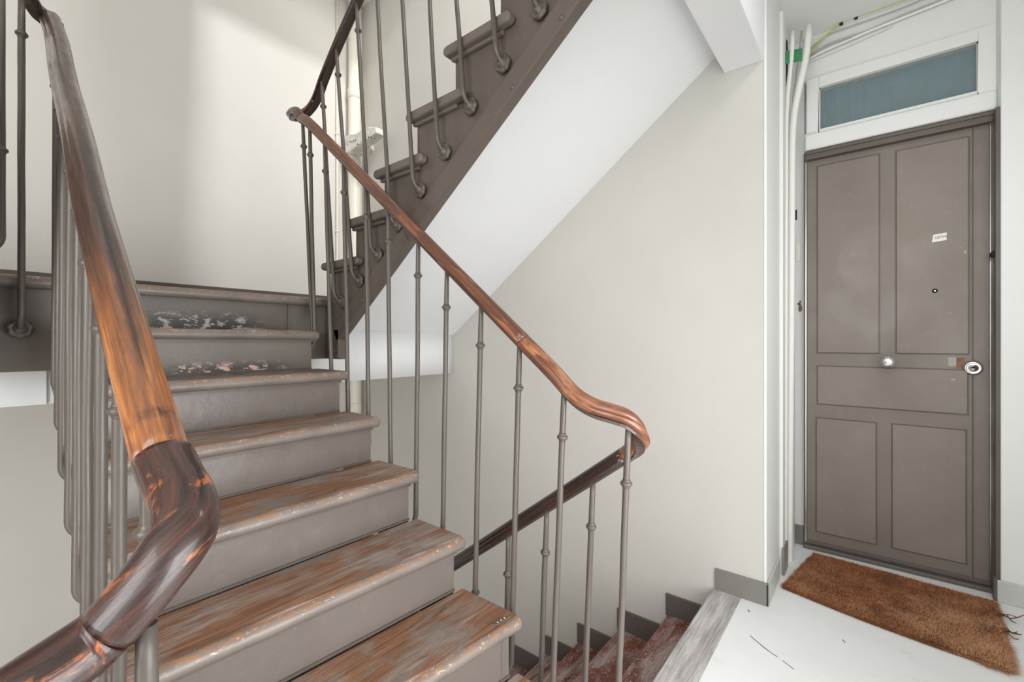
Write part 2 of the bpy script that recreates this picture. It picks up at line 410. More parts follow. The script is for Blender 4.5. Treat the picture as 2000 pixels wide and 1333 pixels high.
struct('floor', mb, M_FLOOR, 'pale worn concrete landing floor in front of the door', 'floor')
# hairline cracks in the landing floor
def crack(pts, wd):
    P = [at(px, py, 'Z', FLOOR+.0006) for px, py in pts]; m = MB(); q = []
    for i in range(len(P)):
        q.append((P[i] + Vector((0, 0, 0)), P[i] + Vector((wd*(.4+random.random()), wd, 0))))
    for i in range(len(P)-1):
        m.add([q[i][0], q[i+1][0], q[i+1][1], q[i][1]], [(0, 1, 2, 3)])
    return m
fl = bpy.data.objects['floor']
part('crack', crack([(1464, 1242), (1478, 1254), (1492, 1266), (1510, 1279), (1518, 1284)], .0025), M_SOOT, fl)
part('crack', crack([(1528, 1291), (1538, 1299), (1550, 1308)], .0022), M_SOOT, fl)
part('crack', crack([(1460, 1192), (1463, 1196), (1466, 1195)], .004), M_SOOT, fl)
part('crack', crack([(1645, 1250), (1649, 1256), (1652, 1255)], .003), M_SOOT, fl)
struct('floor_lower', MB().box((XB, -1.9, -3.1), (2.1, YW, -3.0)), M_FLOOR, 'lower landing deep in the stairwell', 'floor')
struct('wall_lower', MB().box((-.43, -1.9, -3.0), (-.37, YW-.001, FLOOR-.2)), M_BEIGE, 'beige wall under the landing')
# ceiling of this landing, with the trimmer beam at its edge
struct('ceiling', MB().box((-.365, -1.9, 1.66), (2.1, 3.2, 1.86)), M_CEIL, 'white ceiling over the entrance landing', 'ceiling')
struct('trim_1', MB().box((-.522, -1.9, 1.205), (-.365, YW, 1.86)), M_WHITE, 'white trimmer beam crossing the ceiling at the top of the stairs', 'beam', .004)
struct('ceiling_upper', MB().box((XB, -1.9, 5.0), (2.2, 3.2, 5.1)), M_CEIL, 'white roof ceiling high above the stairwell', 'ceiling')
struct('ceiling_half_landing', MB().box((XB, -1.9, 2.83), (-2.17, YW, 3.08)), M_CEIL, 'white underside of the next half landing', 'ceiling')
# next flights above (out of the frame; they shade the back wall)
struct('soffit_upper', MB().prism([(-.55, 1.62), (-.55, 1.9), (-2.17, 3.25), (-2.17, 2.85)], 'Y', .2, 1.02), M_WHITE, 'underside of the next flight up', 'soffit')
struct('soffit_top', MB().prism([(-2.17, 2.9), (-2.17, 3.25), (-.55, 4.7), (-.55, 4.3)], 'Y', 1.2, YW), M_WHITE, 'underside of the topmost flight', 'soffit')

# half landing slab, white fascia, wood-look front board
mb = MB().box((XB, -1.9, -.222), (-2.275, YW, .19))
struct('half_landing', mb, M_WHITE, 'white plastered half landing slab at the back of the stairwell', 'landing')
LANDO = bpy.data.objects['half_landing']
part('landing_floor', MB().box((XB, -1.9, .19), (-2.2, YW, LAND-.002)), M_PAINT, LANDO)

# soffit of the upper flight
zs = lambda x: .209 + .730*(x + 2.046)
pl = [(-2.275, zs(-2.275)), (-.522, zs(-.522)), (-.522, zs(-.522)+.10), (-2.275, zs(-2.275)+.10)]
struct('trim_2', MB().prism(pl, 'Y', 1.20, YW), M_WHITE, 'smooth white sloping soffit under the upper flight', 'soffit')

# ------------------------------------------------------------------ skirting boards
sk = struct('baseboard_left', MB().box((XB, -1.9, LAND-.01), (XB+.02, YW, LAND+.15)), M_SKIRTD, 'dark brown skirting along the half landing wall', 'skirting', .003)
sk = struct('baseboard_corner', MB().box((-.560, YW-.012, FLOOR), (XC+.010, YW, -1.034)), M_SKIRT, 'grey skirting block at the wall corner beside the top step', 'skirting', .002)
e = [-.560, -.781, -1.036, -1.275, -1.489, -1.726, -1.95, -2.17, -2.39]
CZ = [FLOOR, -1.325, -1.495, -1.665, -1.825, -1.985, -2.15, -2.31, -2.47]
ct = [-1.034, -1.225, -1.392, -1.564, -1.722, -1.878, -2.05, -2.21, -2.37]
for k in range(1, 8):
    part('skirting_step', MB().box((e[k]-.004, YW-.012, CZ[k]-.005), (e[k-1]-.004, YW, ct[k])), M_SKIRTD, sk, .002)
mb = MB().box((XC, YW-.012, FLOOR), (XC+.010, 2.47, -1.034))
struct('baseboard_recess', mb, M_SKIRT2, 'pale skirting on the white wall return near the conduits', 'skirting', .003)
struct('baseboard_entrance', MB().box((-.350, YD-.002, FLOOR), (-.300, YD+.012, FLOOR+.105)), M_SKIRT, 'short grey skirting piece left of the brown door', 'skirting', .002)
struct('baseboard_right', MB().box((.419, 2.828, FLOOR), (2.1, 2.84, FLOOR+.095)), M_SKIRT2, 'pale grey skirting on the white wall right of the door', 'skirting', .004)

# ------------------------------------------------------------------ stair pieces
def nosing_profile(x, z, s, th=.038, back=.06, lip=0):
    """cross-section in XZ: bullnose at x, top at z; s=+1 when the tread runs towards +X from its nosing"""
    r = th/2; pts = []
    for i in range(9):
        a = pi/2 + pi*i/8
        pts.append((x + s*(r + math.cos(a)*r), z - r + math.sin(a)*r))
    return pts
def skew_tread(name, xr, xl, z, xbr, xbl, y0, y1, mat, parent, th=.038, s=-1, nose=.030, m_nose=None, ends=True, label=None, wob=.0):
    """tread whose nosing goes from (xr,y1) to (xl,y0); body plus rounded nosing strip as one part with two materials"""
    m = MB(); r = th/2; K = 10
    ys = [y0 + (y1-y0)*i/16 for i in range(17)]
    if ends: ys = [y0-.004, y0] + ys[1:-1] + [y1-.004, y1+.004, y1+.009]
    rings = []
    n = len(ys)
    for j, y in enumerate(ys):
        t = (y-y0)/(y1-y0); x = lerp(xl, xr, t); xb = lerp(xbl, xbr, t)
        sc = 1 if not ends else {n-1: .62, n-2: .9, 0: .8}.get(j, 1)
        wv = wob*noise.noise(Vector((x*3, y*9, z*7)))
        ring = [(xb, y, z-th), (xb, y, z)]
        xi = x + s*(r + .004)
        ring.append((xi, y, z + wv*.3))
        for i in range(K+1):
            a = pi/2 + pi*i/K
            ring.append((x + s*(r + math.cos(a)*r*sc*(1+wv*4)), y, z - r + math.sin(a)*r*(sc if j in (n-1,) else 1)))
        ring.append((xi, y, z-th))
        rings.append(ring)
    N = len(rings[0]); v = [p for q in rings for p in q]; f = []; mi = []
    for j in range(n-1):
        for i in range(N):
            i2 = (i+1) % N
            f.append((j*N+i, j*N+i2, (j+1)*N+i2, (j+1)*N+i)); mi.append(1 if 3 <= i <= N-2 else 0)
    f.append(tuple(range(N-1, -1, -1))); mi.append(1); f.append(tuple((n-1)*N + i for i in range(N))); mi.append(1)
    m.add(v, f, None, True)
    me = bpy.data.meshes.new(name); o = wloc(parent)
    me.from_pydata([tuple(Vector(p)-o) for p in v], [], f); me.materials.append(mat); me.materials.append(m_nose or M_NOSE)
    for i, p in enumerate(me.polygons): p.material_index = mi[i]; p.use_smooth = 1 if mi[i] else 0
    bm = bmesh.new(); bm.from_mesh(me); bmesh.ops.recalc_face_normals(bm, faces=bm.faces); bm.to_mesh(me); bm.free()
    ob = link(name, me, None, parent)
    if label: ob['label'] = label
    return ob
def skew_box(xr, xl, dx, y0, y1, z0, z1):
    return MB().prism([(xl, y0), (xr, y1), (xr+dx, y1), (xl+dx, y0)], 'Z', z0, z1)

# ---- central flight rising to the half landing
FA = thing('stair_flight', 'central flight of worn wooden steps with taupe risers climbing to the half landing', 'stairs', (-.56, .6, FLOOR))
AX = A_X + [XL]; AXL = A_XL + [XL]; AZ = A_Z + [LAND]
for k in range(7):
    nxr, nxl = AX[k+1] + .0, AXL[k+1] + .0
    skew_tread('tread', AX[k], AXL[k], AZ[k], nxr-.02, nxl-.02, YA0-.018 + (.034 if k > 4 else 0), YA1+.016, M_TREAD if k < 5 else M_PAINT, FA, wob=.02 if k < 6 else .05)
for k in range(8):
    z0 = (FLOOR if k == 0 else AZ[k-1]); z1 = AZ[k]-.036
    mat = M_RISER
    if k == 7: mat = peel(.0445, .13, srgb(190, 180, 170), srgb(62, 62, 60))
    if k == 6: mat = peel(-.123, -.075, srgb(205, 172, 162), srgb(70, 66, 62))
    xr, xl = AX[k]-.034, AXL[k]-.034
    y1 = YA1
    part('riser', skew_box(xr, xl, -.02, YA0, y1, z0-.002, z1), mat, FA)
    if k == 7: part('riser', MB().box((XL-.054, YA1-.002, .04), (XL-.034, 1.215, LAND-.036)), M_RISER, FA)
    if k < 7:      # cove under the nosing
        part('cove_moulding', skew_box(xr+.010, xl+.010, -.012, YA0, YA1+.004, z1-.012, z1+.001), M_STRING, FA)
    part('foot_strip', skew_box(xr+.005, xl+.005, -.006, YA0, min(y1, YA1), z0-.001, z0+.006), M_STRING, FA)  # thin darker strip along the foot of the riser
# stepped strings and soffit
def stepped(xs, zs_, y0, y1, drop, s=-1):
    poly = []
    for k in range(len(xs)-1):
        poly += [(xs[k], zs_[k-1] - .037 if k else FLOOR), (xs[k], zs_[k]-.037)]
    top = poly[:]
    return top
pr = []
for k in range(7):
    pr += [(AX[k]-.036, (AZ[k-1]-.038) if k else FLOOR-.0), (AX[k]-.036, AZ[k]-.038)]
pr += [(XL-.03, AZ[6]-.038), (XL-.03, -.16), (AX[6]+.08, -.34), (AX[0]+.02, FLOOR-.30), (AX[0]-.036, FLOOR-.30)]
part('string', MB().prism(pr, 'Y', YA1-.03, YA1), M_PAINT, FA)
pl_ = []
for k in range(7):
    pl_ += [(AXL[k]-.036, (AZ[k-1]-.038) if k else FLOOR), (AXL[k]-.036, AZ[k]-.038)]
pl_ += [(XL-.03, AZ[6]-.038), (XL-.03, -.14), (AXL[6]+.08, -.30), (AXL[0]+.05, FLOOR-.26), (AXL[0]-.036, FLOOR-.26)]
part('string', MB().prism(pl_, 'Y', YA0, YA0+.03), M_PAINT, FA)
part('soffit', MB().prism([(-.62, FLOOR-.22), (-2.17, -.2), (-2.17, -.17), (-.62, FLOOR-.19)], 'Y', YA0+.03, YA1-.03), M_WHITE, FA)
# iron tread plate on the lowest step in view
pp = [at(x, y, 'Z', A_Z[1]+.0015) for x, y in ((958, 1222), (985, 1204), (998, 1204), (972, 1222))]
tp = MB().prism([(p.x, p.y) for p in pp], 'Z', A_Z[1]-.001, A_Z[1]+.003)
tpo = part('edge_plate', tp, M_STRING, FA, .001, 'small dark metal repair plate')
for q in (.25, .5, .75):
    c_ = (pp[0]+pp[3])/2*(1-q) + (pp[1]+pp[2])/2*q; c_.z = A_Z[1]+.003
    part('screw', MB().lathe(c_, (0, 0, 1), [(.004, 0), (.003, .0015), (.0005, .002)], 8), M_CHROME, tpo)

# half-landing front board (string), its nosing and the run-round at the well
part('landing_nosing', MB().sweep([Vector((XL+.002, y, LAND-.020)) for y in [(-1.9+ (1.185+1.9)*i/40) for i in range(41)]],
     [(.021*math.cos(2*pi*i/12), .0205*math.sin(2*pi*i/12)) for i in range(12)]), M_NOSE, LANDO)
part('landing_board', MB().box((XL-.14, -1.9, LAND-.021), (XL, 1.19, LAND)), M_PAINT, LANDO)
part('string', MB().box((XL-.05, -1.9, -.10), (XL-.018, YA0, LAND-.04)), M_STRING, LANDO)
part('string', MB().box((XL-.056, YA1+.001, -.090), (XL-.035, 1.215, LAND-.04)), M_STRING, LANDO)
part('fascia', MB().box((-2.275, -1.9, -.222), (-2.265, YA0+.0, -.06)), M_WHITE, LANDO)
# gently bowed plaster fascia between the flights
bow = [( -2.275 + .03*math.sin(pi*i/14), 1.0 + (YW-1.0)*i/14) for i in range(15)]
part('fascia', MB().prism([(-2.30, 1.0)] + bow + [(-2.30, YW)], 'Z', -.2215, .055, True), M_WHITE, LANDO)

# ---- upper flight
FB = thing('stair_flight', 'upper flight with dark taupe stepped string climbing over the white soffit', 'stairs', (-2.13, 1.7, LAND))
YS = 1.19
BX = [-2.155 + .2235*k for k in range(8)]; BZ = [.390 + .1785*k for k in range(8)]
zb = lambda x: .006 + .751*(x + 2.046)
# string outline
so = [(XL-.004, zb(-2.12)-.0), (XL-.004, LAND-.02)]
so = [(XL-.03, -.09), (XL-.03, LAND)]
for k in range(8):
    if BX[k]+.025 > -.53: break
    so += [(BX[k]+.030, (LAND if k == 0 else BZ[k-1])), (BX[k]+.030, BZ[k]-.04)]
lastz = so[-1][1]
so += [(-.522, lastz), (-.522, zb(-.522)), (-2.046, .006), (-2.046, -.09)]
part('string', MB().prism(so, 'Y', YS, YS+.035), M_STRING, FB, .002)
# angle flange along the lower edge, with lapped cover plates and bolts
def flange(x0, x1, y, h=.078, low=0):
    return MB().prism([(x0, zb(x0)-low), (x1, zb(x1)-low), (x1-.035, zb(x1)+h-.02), (x0-.035, zb(x0)+h-.02)], 'Y', y, YS)
part('flange', flange(-2.04, -.52, YS-.008), M_STRING, FB, .001, 'lighter flange along the lower edge')
cp = part('cover_plate', flange(-1.02, -.52, YS-.015, .080, .004), M_STRING, FB, .0015)
cp2 = part('cover_plate', flange(-2.05, -1.50, YS-.013, .078, .004), M_STRING, FB, .0015)
part('packing_plate', MB().box((-2.135, YS-.006, .02), (-2.03, YS+.001, .13)), M_STRING, FB)
cp3 = part('strap', MB().box((-2.10, YS-.013, -.083), (-2.035, YS, .055)), M_STRING, FB, .0015)
for px, py, pa in [(1097, 35, cp), (1001, 171, cp), (754, 524, cp2), (710, 586, cp2), (653, 684, cp3)]:
    p = at(px, py, 'Y', YS-.013)
    part('bolt', MB().lathe(p, (0, -1, 0), [(.009, 0), (.009, .003), (.006, .006), (.001, .007)], 12), M_STRING, pa)
for k in range(8):
    x0 = BX[k]; x1 = min(x0 + .2235 + .05, -.523)
    if x0 > -.6: break
    skew_tread('tread', x0, x0, BZ[k], x1, x1, YS-.006, YW-.002, M_PAINT, FB, s=1, ends=False, m_nose=M_PAINT)
    # rounded return of the tread over the string
    prf = [(x0, BZ[k]-.019)]
    xe = min(x0+.325, -.525)
    outl = []
    for i in range(9):
        a = pi/2 + pi*i/8; outl.append((x0+.019 + math.cos(a)*.019, BZ[k]-.019 + math.sin(a)*.019))
    for i in range(9):
        a = -pi/2 + pi*i/8; outl.append((xe-.019 + math.cos(a)*.019, BZ[k]-.019 + math.sin(a)*.019))
    part('tread_return', MB().prism(outl, 'Y', YS-.040, YS-.004), M_PAINT, FB, .009, seg=3)
    part('cove_moulding', MB().box((x0+.022, YS-.018, BZ[k]-.052), (xe-.05, YS, BZ[k]-.037)), M_PAINT, FB, .005)
    zlo = LAND if k == 0 else BZ[k-1]
    part('riser', MB().box((x0+.030, YS+.002, zlo-.002), (x0+.050, YW-.002, BZ[k]-.037)), M_PAINT, FB)
# ---- descending flight
FC = thing('stair_flight', 'descending flight of red-brown worn steps along the beige wall', 'stairs', (-.6, 1.7, FLOOR))
part('landing_nosing', MB().box((-.572, 1.20, FLOOR-.035), (-.448, YW-.001, FLOOR+.002)), M_EDGEWOOD, FC, .008, 'grey bleached oak nosing board at floor level', 3)
for k in range(1, 9):
    skew_tread('tread', e[k], e[k], CZ[k], e[k-1]+.03, e[k-1]+.03, 1.20, YW-.001, M_TREADC, FC, s=1, ends=False, m_nose=M_TREADC)
for k in range(0, 8):
    part('riser', MB().box((e[k]+.026, 1.20, CZ[k+1]-.002), (e[k]+.046, YW-.001, CZ[k]-.036)), M_SKIRTD, FC)
cs = [(-.448, FLOOR-.01)]
cs = [(-.46, FLOOR-.02), (-.565, FLOOR-.02)]
for k in range(8):
    cs += [(e[k]+.02, CZ[k]-.035), (e[k]+.02, CZ[k+1]-.035)]
cs += [(e[8]+.02, CZ[8]-.2), (e[0]+.1, FLOOR-.30), (-.46, FLOOR-.30)]
part('string', MB().prism(cs, 'Y', 1.165, 1.20), M_STRING, FC)
part('soffit', MB().prism([(e[8], CZ[8]-.16), (-.50, FLOOR-.26), (-.50, FLOOR-.23), (e[8], CZ[8]-.13)], 'Y', 1.2, YW-.002), M_WHITE, FC)

# ------------------------------------------------------------------ railings
RP = rail_prof()
def handrail(name, pts, m, parent, prof=RP, step=.02, label=None, core=True, k0=1, k1=1):
    path = crom(pts, step); n = len(path)
    sc = [1]*n
    o = part(name, MB().sweep(path, prof, True, sc), m, parent, label=label)
    if core:
        part('iron_core', MB().sweep([p - Vector((0, 0, .0245)) for p in path], [(-.012, -.004), (.012, -.004), (.012, .004), (-.012, .004)], True, smooth=False), M_BAND, o)
    return o
_collar = MB().lathe((0, 0, 0), (0, 0, 1), [(.009, -.012), (.0105, -.009), (.0105, -.006), (.0145, -.004), (.0155, 0), (.0145, .004), (.0105, .006), (.0105, .009), (.009, .012)], 14).mesh('collar')
def petal(th, k): return 1 + (.10*math.cos(7*th) if k in (2, 3, 4) else .04*math.cos(7*th+1))
_ros = MB().lathe((0, 0, 0), (0, -1, 0), [(.029, -.002), (.031, .004), (.028, .012), (.022, .014), (.018, .010), (.016, .016), (.010, .022), (.004, .023)], 42, petal).mesh('rosette')
def bal(parent, top, foot, hook=None, hl=.05, collar=.13, r=.0085, ros=False, seed=0):
    """iron baluster from under the rail to its foot; hook=(dx,dy) bends the foot on to the string"""
    top = Vector(top); foot = Vector(foot); path = []; sc = []
    N = 22
    L = (top-foot).length
    sh = foot + (top-foot)*(hl/L if hook else 0)
    for i in range(N+1):
        t = i/N; p = top.lerp(sh, t)
        wv = .0022*math.sin(pi*t)
        p = p + Vector((wv*noise.noise(Vector((seed*3.1, t*3, 0))), wv*noise.noise(Vector((seed*3.1, t*3, 5))), 0))
        path.append(p)
        sc.append(1 + .05*noise.noise(Vector((seed, t*14, 2))) + .10*math.exp(-((1-t)/.09)**2) - .10*math.exp(-(t/.05)**2))
    if hook:
        h = Vector((hook[0], hook[1], 0)); 
        for i in range(1, 9):
            a = pi/2*i/8
            path.append(sh + h*(1-math.cos(a)) + Vector((0, 0, -hl*math.sin(a)*.95))); sc.append(1.08)
        path.append(sh + h*1.15 + Vector((0, 0, -hl*.95-.001))); sc.append(1.05)
    o = part('baluster', MB().sweep(path, [(r*math.cos(2*pi*i/10), r*math.sin(2*pi*i/10)) for i in range(10)], True, sc, up=(.13, 1, .02) if not (hook and abs(hook[0]) > abs(hook[1])) else (0.02, 1, .01)), M_IRON, parent)
    if collar:
        c = link('collar', _collar, M_IRON, o, top + (sh-top).normalized()*collar - wloc(parent))
        d = (top-sh).normalized(); c.rotation_euler = Vector((0, 0, 1)).rotation_difference(d).to_euler()
    if hook and ros:
        q = link('rosette', _ros, M_IRON, o, sh + Vector((hook[0], hook[1], -hl*.95))*1.0 - wloc(parent))
        if ros == 'X': q.rotation_euler = (0, 0, pi/2)
        q.rotation_euler.rotate_axis('Y', random.random()*3)
    return o

# right-hand rail of the central flight
RA = thing('stair_railing', 'worn orange-brown handrail on iron balusters, right side of the central flight', 'railing', (-.56, 1.05, FLOOR))
zra = lambda x: -.110 + .811*(-x - .6636)
Apath = [(-2.16, 1.06, zra(-2.16)-.02)] + [(x, 1.05, zra(x)) for x in (-2.05, -1.7, -1.3, -1.0, -.80)]
handrail('handrail', Apath[:], M_RAILW, RA)
handrail('handrail_turn', [(-.80, 1.05, zra(-.80)), (-.70, 1.05, zra(-.70)), (-.63, 1.05, -.142), (-.575, 1.052, -.170), (-.53, 1.062, -.182), (-.495, 1.080, -.195), (-.477, 1.105, -.222), (-.478, 1.135, -.256), (-.500, 1.160, -.285), (-.54, 1.17, -.318)], M_RAILT, RA, step=.012, label='orange worn curve turning down round the well')
handrail('handrail_turn', [(-2.16, 1.06, zra(-2.16)-.02), (-2.22, 1.064, 1.135), (-2.29, 1.072, 1.155), (-2.335, 1.095, 1.168), (-2.35, 1.125, 1.18), (-2.335, 1.15, 1.195), (-2.29, 1.165, 1.215), (-2.24, 1.17, 1.245)], M_RAIL, RA, step=.012)
A_BAL = [((591,245),(608,600)), ((605,255),(614,640)), ((634,285),(647,720)), ((671,330),(680,800)), ((714,365),(719.5,809)), ((758,405),(763,905)), ((817,470),(812,1020)), ((873,530),(865,1035)), ((940,605),(928,1160)), ((1015,680),(998,1300)), ((1102,775),(1080,1333))]
for i, (a, b) in enumerate(A_BAL):
    T = at(*a, 'Y', 1.05); B = at(*b, 'Y', 1.05)
    T.z = zra(T.x) - .022
    zb_ = min(A_Z[6], -1.13 + .742*(-B.x - .53)+.05) - .16
    if i < 2: zb_ = -.02 if i == 0 else -.04
    d = (B-T)/(B.z-T.z); Bf = T + d*(zb_-T.z)
    bal(RA, T, Bf, (0, -.048), .05, .13, seed=i, ros=False)
T = Vector((-.489, 1.085, -.222)); bal(RA, T, (-.524, 1.08, FLOOR+.003), None, collar=.145, seed=40)

# upper rail
RB = thing('stair_railing', 'dark brown handrail and slender iron balusters of the upper flight', 'railing', (-2.1, 1.15, LAND))
zrb = lambda x: 1.28 + .79*(x + 2.13)
handrail('handrail', [(-2.24, 1.17, 1.245), (-2.19, 1.165, 1.275), (-2.13, 1.155, 1.312), (-2.0, 1.150, 1.415)] + [(x, 1.15, 1.415 + .80*(x+2.0)) for x in (-1.8, -1.4, -1.0, -.6)], M_RAILD, RB)
bos = [(671,591), (706,550), (742,499), (780,441), (825,373), (873,299), (924,210), (988,127), (1057,23)]
tops = [(627,158), (658,82), (697,0), (738,0), (787,0), (840,0), (893,0), (962,0), (1035,0)]
for i in range(9):
    B = at(*bos[i], 'Y', YS-.006); sx = B.x
    T = at(*tops[i], 'Y', 1.14)
    foot = Vector((B.x, 1.138, B.z-.0)); 
    tx = T.x; T2 = Vector((0, 1.145, 0))
    # continue the measured lean up to the rail
    if i < 8:
        m_ = (T.x - B.x) / (T.z - B.z)
    else: m_ = -.04
    zt = 1.415 + .80*(B.x + 2.0)
    if i == 0: zt = 1.30
    xt = B.x + m_*(zt-B.z); zt = (1.415 + .80*(xt+2.0) if xt > -2.0 else 1.312 + .79*(xt+2.13)) - .024
    bal(RB, (xt, 1.145, zt), foot, (0, YS-.010-1.138), .055, .13, seed=60+i, ros='Y')

# rail of the descending flight
RC = thing('stair_railing', 'dark handrail sloping down beside the descending red-brown steps', 'railing', (-.6, 1.17, FLOOR))
zrc = lambda x: -.318 - .757*(-x - .54)
handrail('handrail', [(-.54, 1.17, -.318)] + [(x, 1.17, zrc(x)) for x in (-.62, -.8, -1.1, -1.4, -1.8, -2.2)], M_RAILD, RC)
for i, (a, b) in enumerate([((1158,945),(1148,1330)), ((1068,1005),(1060,1330)), ((993,1055),(992,1190)), ((930,1100),(930,1200)), (None, None), (None, None), (None, None)]):
    if a: T = at(*a, 'Y', 1.165); B = at(*b, 'Y', 1.155)
    else: T = Vector((-1.1 - .16*(i-3), 1.165, 0)); B = T.copy(); B.y = 1.155
    T.z = zrc(T.x) - .024
    bz = -1.13 + .75*(T.x + .56) - .12
    bal(RC, T, (T.x + (B.x-T.x)*1.6, 1.125, bz), (0, .04), .05, .125, seed=80+i, ros='Y')

# left-hand rail, nearest the viewer
RL = thing('stair_railing', 'thick worn handrail in the foreground, left side of the central flight', 'railing', (-.56, .15, FLOOR))
RPN = rail_prof(.056, .046)
def ly(x):    # the rail drifts slightly as it climbs
    T_ = [(-.60, .151), (-.70, .152), (-.81, .153), (-.946, .156), (-1.12, .160), (-1.387, .173), (-1.655, .182), (-1.937, .198), (-2.3, .205)]
    for (a, b), (c, d) in zip(T_, T_[1:]):
        if c <= x <= a: return lerp(b, d, (x-a)/(c-a))
    return .151
Lp = [(x, ly(x), zra(x)) for x in (-2.09, -1.937, -1.655, -1.387, -1.12, -.946, -.81, -.70, -.632)]
handrail('handrail', Lp, M_RAILN, RL, RPN)
handrail('handrail_bend', [(-.632, .151, zra(-.632)), (-.60, .1515, -.153), (-.565, .152, -.170), (-.540, .146, -.188), (-.530, .130, -.208), (-.530, .110, -.234), (-.536, .091, -.258)], M_RAILB, RL, plain_prof(.060, .050), step=.006, label='dark glossy kinked section of the rail')
handrail('handrail_bend', [(-.536, .091, -.258), (-.540, .078, -.268), (-.536, .060, -.274), (-.530, .040, -.279), (-.535, .018, -.290), (-.56, .002, -.31), (-.60, -.004, -.34), (-.7, -.006, -.416), (-1.1, -.006, -.72)], M_RAILB, RL, plain_prof(.058, .048), step=.01)
handrail('handrail_turn', [(-2.09, ly(-2.09), zra(-2.09)), (-2.125, .205, 1.068), (-2.14, .196, 1.075)], M_RAILN, RL, RPN, step=.01)
Cc = Vector((-.537, .140, -.196)); nn = (Vector((CA, SA, 0))*.80 - Cc.normalized()*.55 + Vector((0, 0, -.1))).normalized()
part('bare_chip', MB().lathe(Cc + nn*.0298, nn, [(.0065, -.002), (.006, .0006), (.003, .001), (.0005, .001)], 9, lambda th, k: 1 + .35*math.sin(2*th+.6)), M_CHIP, RL, label='pale chip knocked out of the varnish')
LB = [-.70, -.865, -1.017, -1.175, -1.33, -1.485, -1.64, -1.795, -1.95]
for i, x in enumerate(LB):
    zb2 = -.574 + .65*(-x - 1.33)
    y = ly(x)
    bal(RL, (x, y, zra(x)-.026), (x, y-.004, zb2), (0, .042), .045, .13, r=.0095, seed=100+i)
bal(RL, (-.524, .112, -.262), (-.526, .112, FLOOR+.003), None, collar=.15, r=.0095, seed=120)

# guard rail at the far left, along the landing edge
RG = thing('stair_railing', 'landing railing at the far left with one iron baluster on a rosette', 'railing', (-2.1, .1, LAND))
handrail('handrail', [(-2.14, .196, 1.075), (-2.13, .170, 1.085), (-2.105, .150, 1.105), (-2.085, .125, 1.14), (-2.07, .095, 1.19), (-2.03, .07, 1.24), (-1.95, .06, 1.31), (-1.6, .06, 1.59)], M_RAILD, RG, step=.012)
T = Vector((-2.085, .134, 1.075)); B = at(43, 638, 'X', XL+.008)
bal(RG, T, (-2.085, .134, B.z-.01), (-.048, 0), .05, .11, r=.0092, seed=130, ros='X')
# first baluster of the left-hand upper flight, cut by the frame
p = at(2, 300, 'Y', .085)
bal(RG, (p.x, p.y, 1.36), (p.x, p.y, at(2, 495, 'Y', .085).z), (0, -.045), .05, None, r=.0092, seed=131)
c = link('collar', _collar, M_IRON, RG.children[-1], Vector((p.x, p.y, at(2, 293, 'Y', .085).z)) - wloc(RG))
FD = thing('stair_flight', 'start of the mirrored flight at the far left, cut by the picture edge', 'stairs', (-2.1, -.3, LAND))
part('string', MB().prism([(XL, LAND-.02), (XL, LAND+.14), (-1.93, LAND+.14), (-1.93, LAND+.32), (-1.70, LAND+.32), (-1.70, LAND+.5), (-1.4, LAND+.5), (-1.4, LAND+.38), (-2.05, -.09), (XL, -.09)], 'Y', .0, .03), M_STRING, FD)
for k in range(3):
    part('tread', MB().box((-2.155+.22*k, -.75, LAND+.14+.178*k), (-1.88+.22*k, .03, LAND+.178+.178*k)), M_PAINT, FD, .012)
    part('riser', MB().box((-2.13+.22*k, -.75, LAND-.002+.178*k), (-2.11+.22*k, .0, LAND+.142+.178*k)), M_PAINT, FD)

# ------------------------------------------------------------------ pipes in the far corner
pt = thing('drain_pipe', 'fat cream soil pipe rising in the far corner behind the upper flight', 'pipe', (-3.36, 2.09, -3.0))
part('pipe', MB().tube([Vector((-3.36, 2.09, z)) for z in (-3.0, -1, .5, 1.8, 2.0, 2.83)], .050, 20), M_PIPE, pt)
for z in (2.05, -.55):
    part('joint', MB().lathe((-3.36, 2.09, z), (0, 0, 1), [(.051, -.04), (.056, -.036), (.056, .036), (.051, .04)], 20), M_PIPE, pt)
pt = thing('thin_pipe', 'slim white pipe on the cream wall left of the fat corner pipe', 'pipe', (-3.42, 1.97, -3.0))
part('pipe', MB().tube([Vector((-3.42, 1.97, z)) for z in (-3.0, 0, 1.5, 2.83)], .010, 10), M_PIPE, pt)
for z in (.9, 1.7, 2.4): part('clip', MB().lathe((-3.42, 1.97, z), (0, 0, 1), [(.012, -.01), (.015, -.008), (.015, .008), (.012, .01)], 10), M_PIPE, pt)
bx = MB().box((-3.44, 2.145, -3.0), (-3.395, 2.177, 2.83)); o = link('pipe_casing', bx.mesh('pipe_casing', (-3.42, 2.16, -3)), M_PIPE, None, (-3.42, 2.16, -3))
o['label'] = 'narrow cream corner casing tucked behind the fat soil pipe'; o['category'] = 'casing'
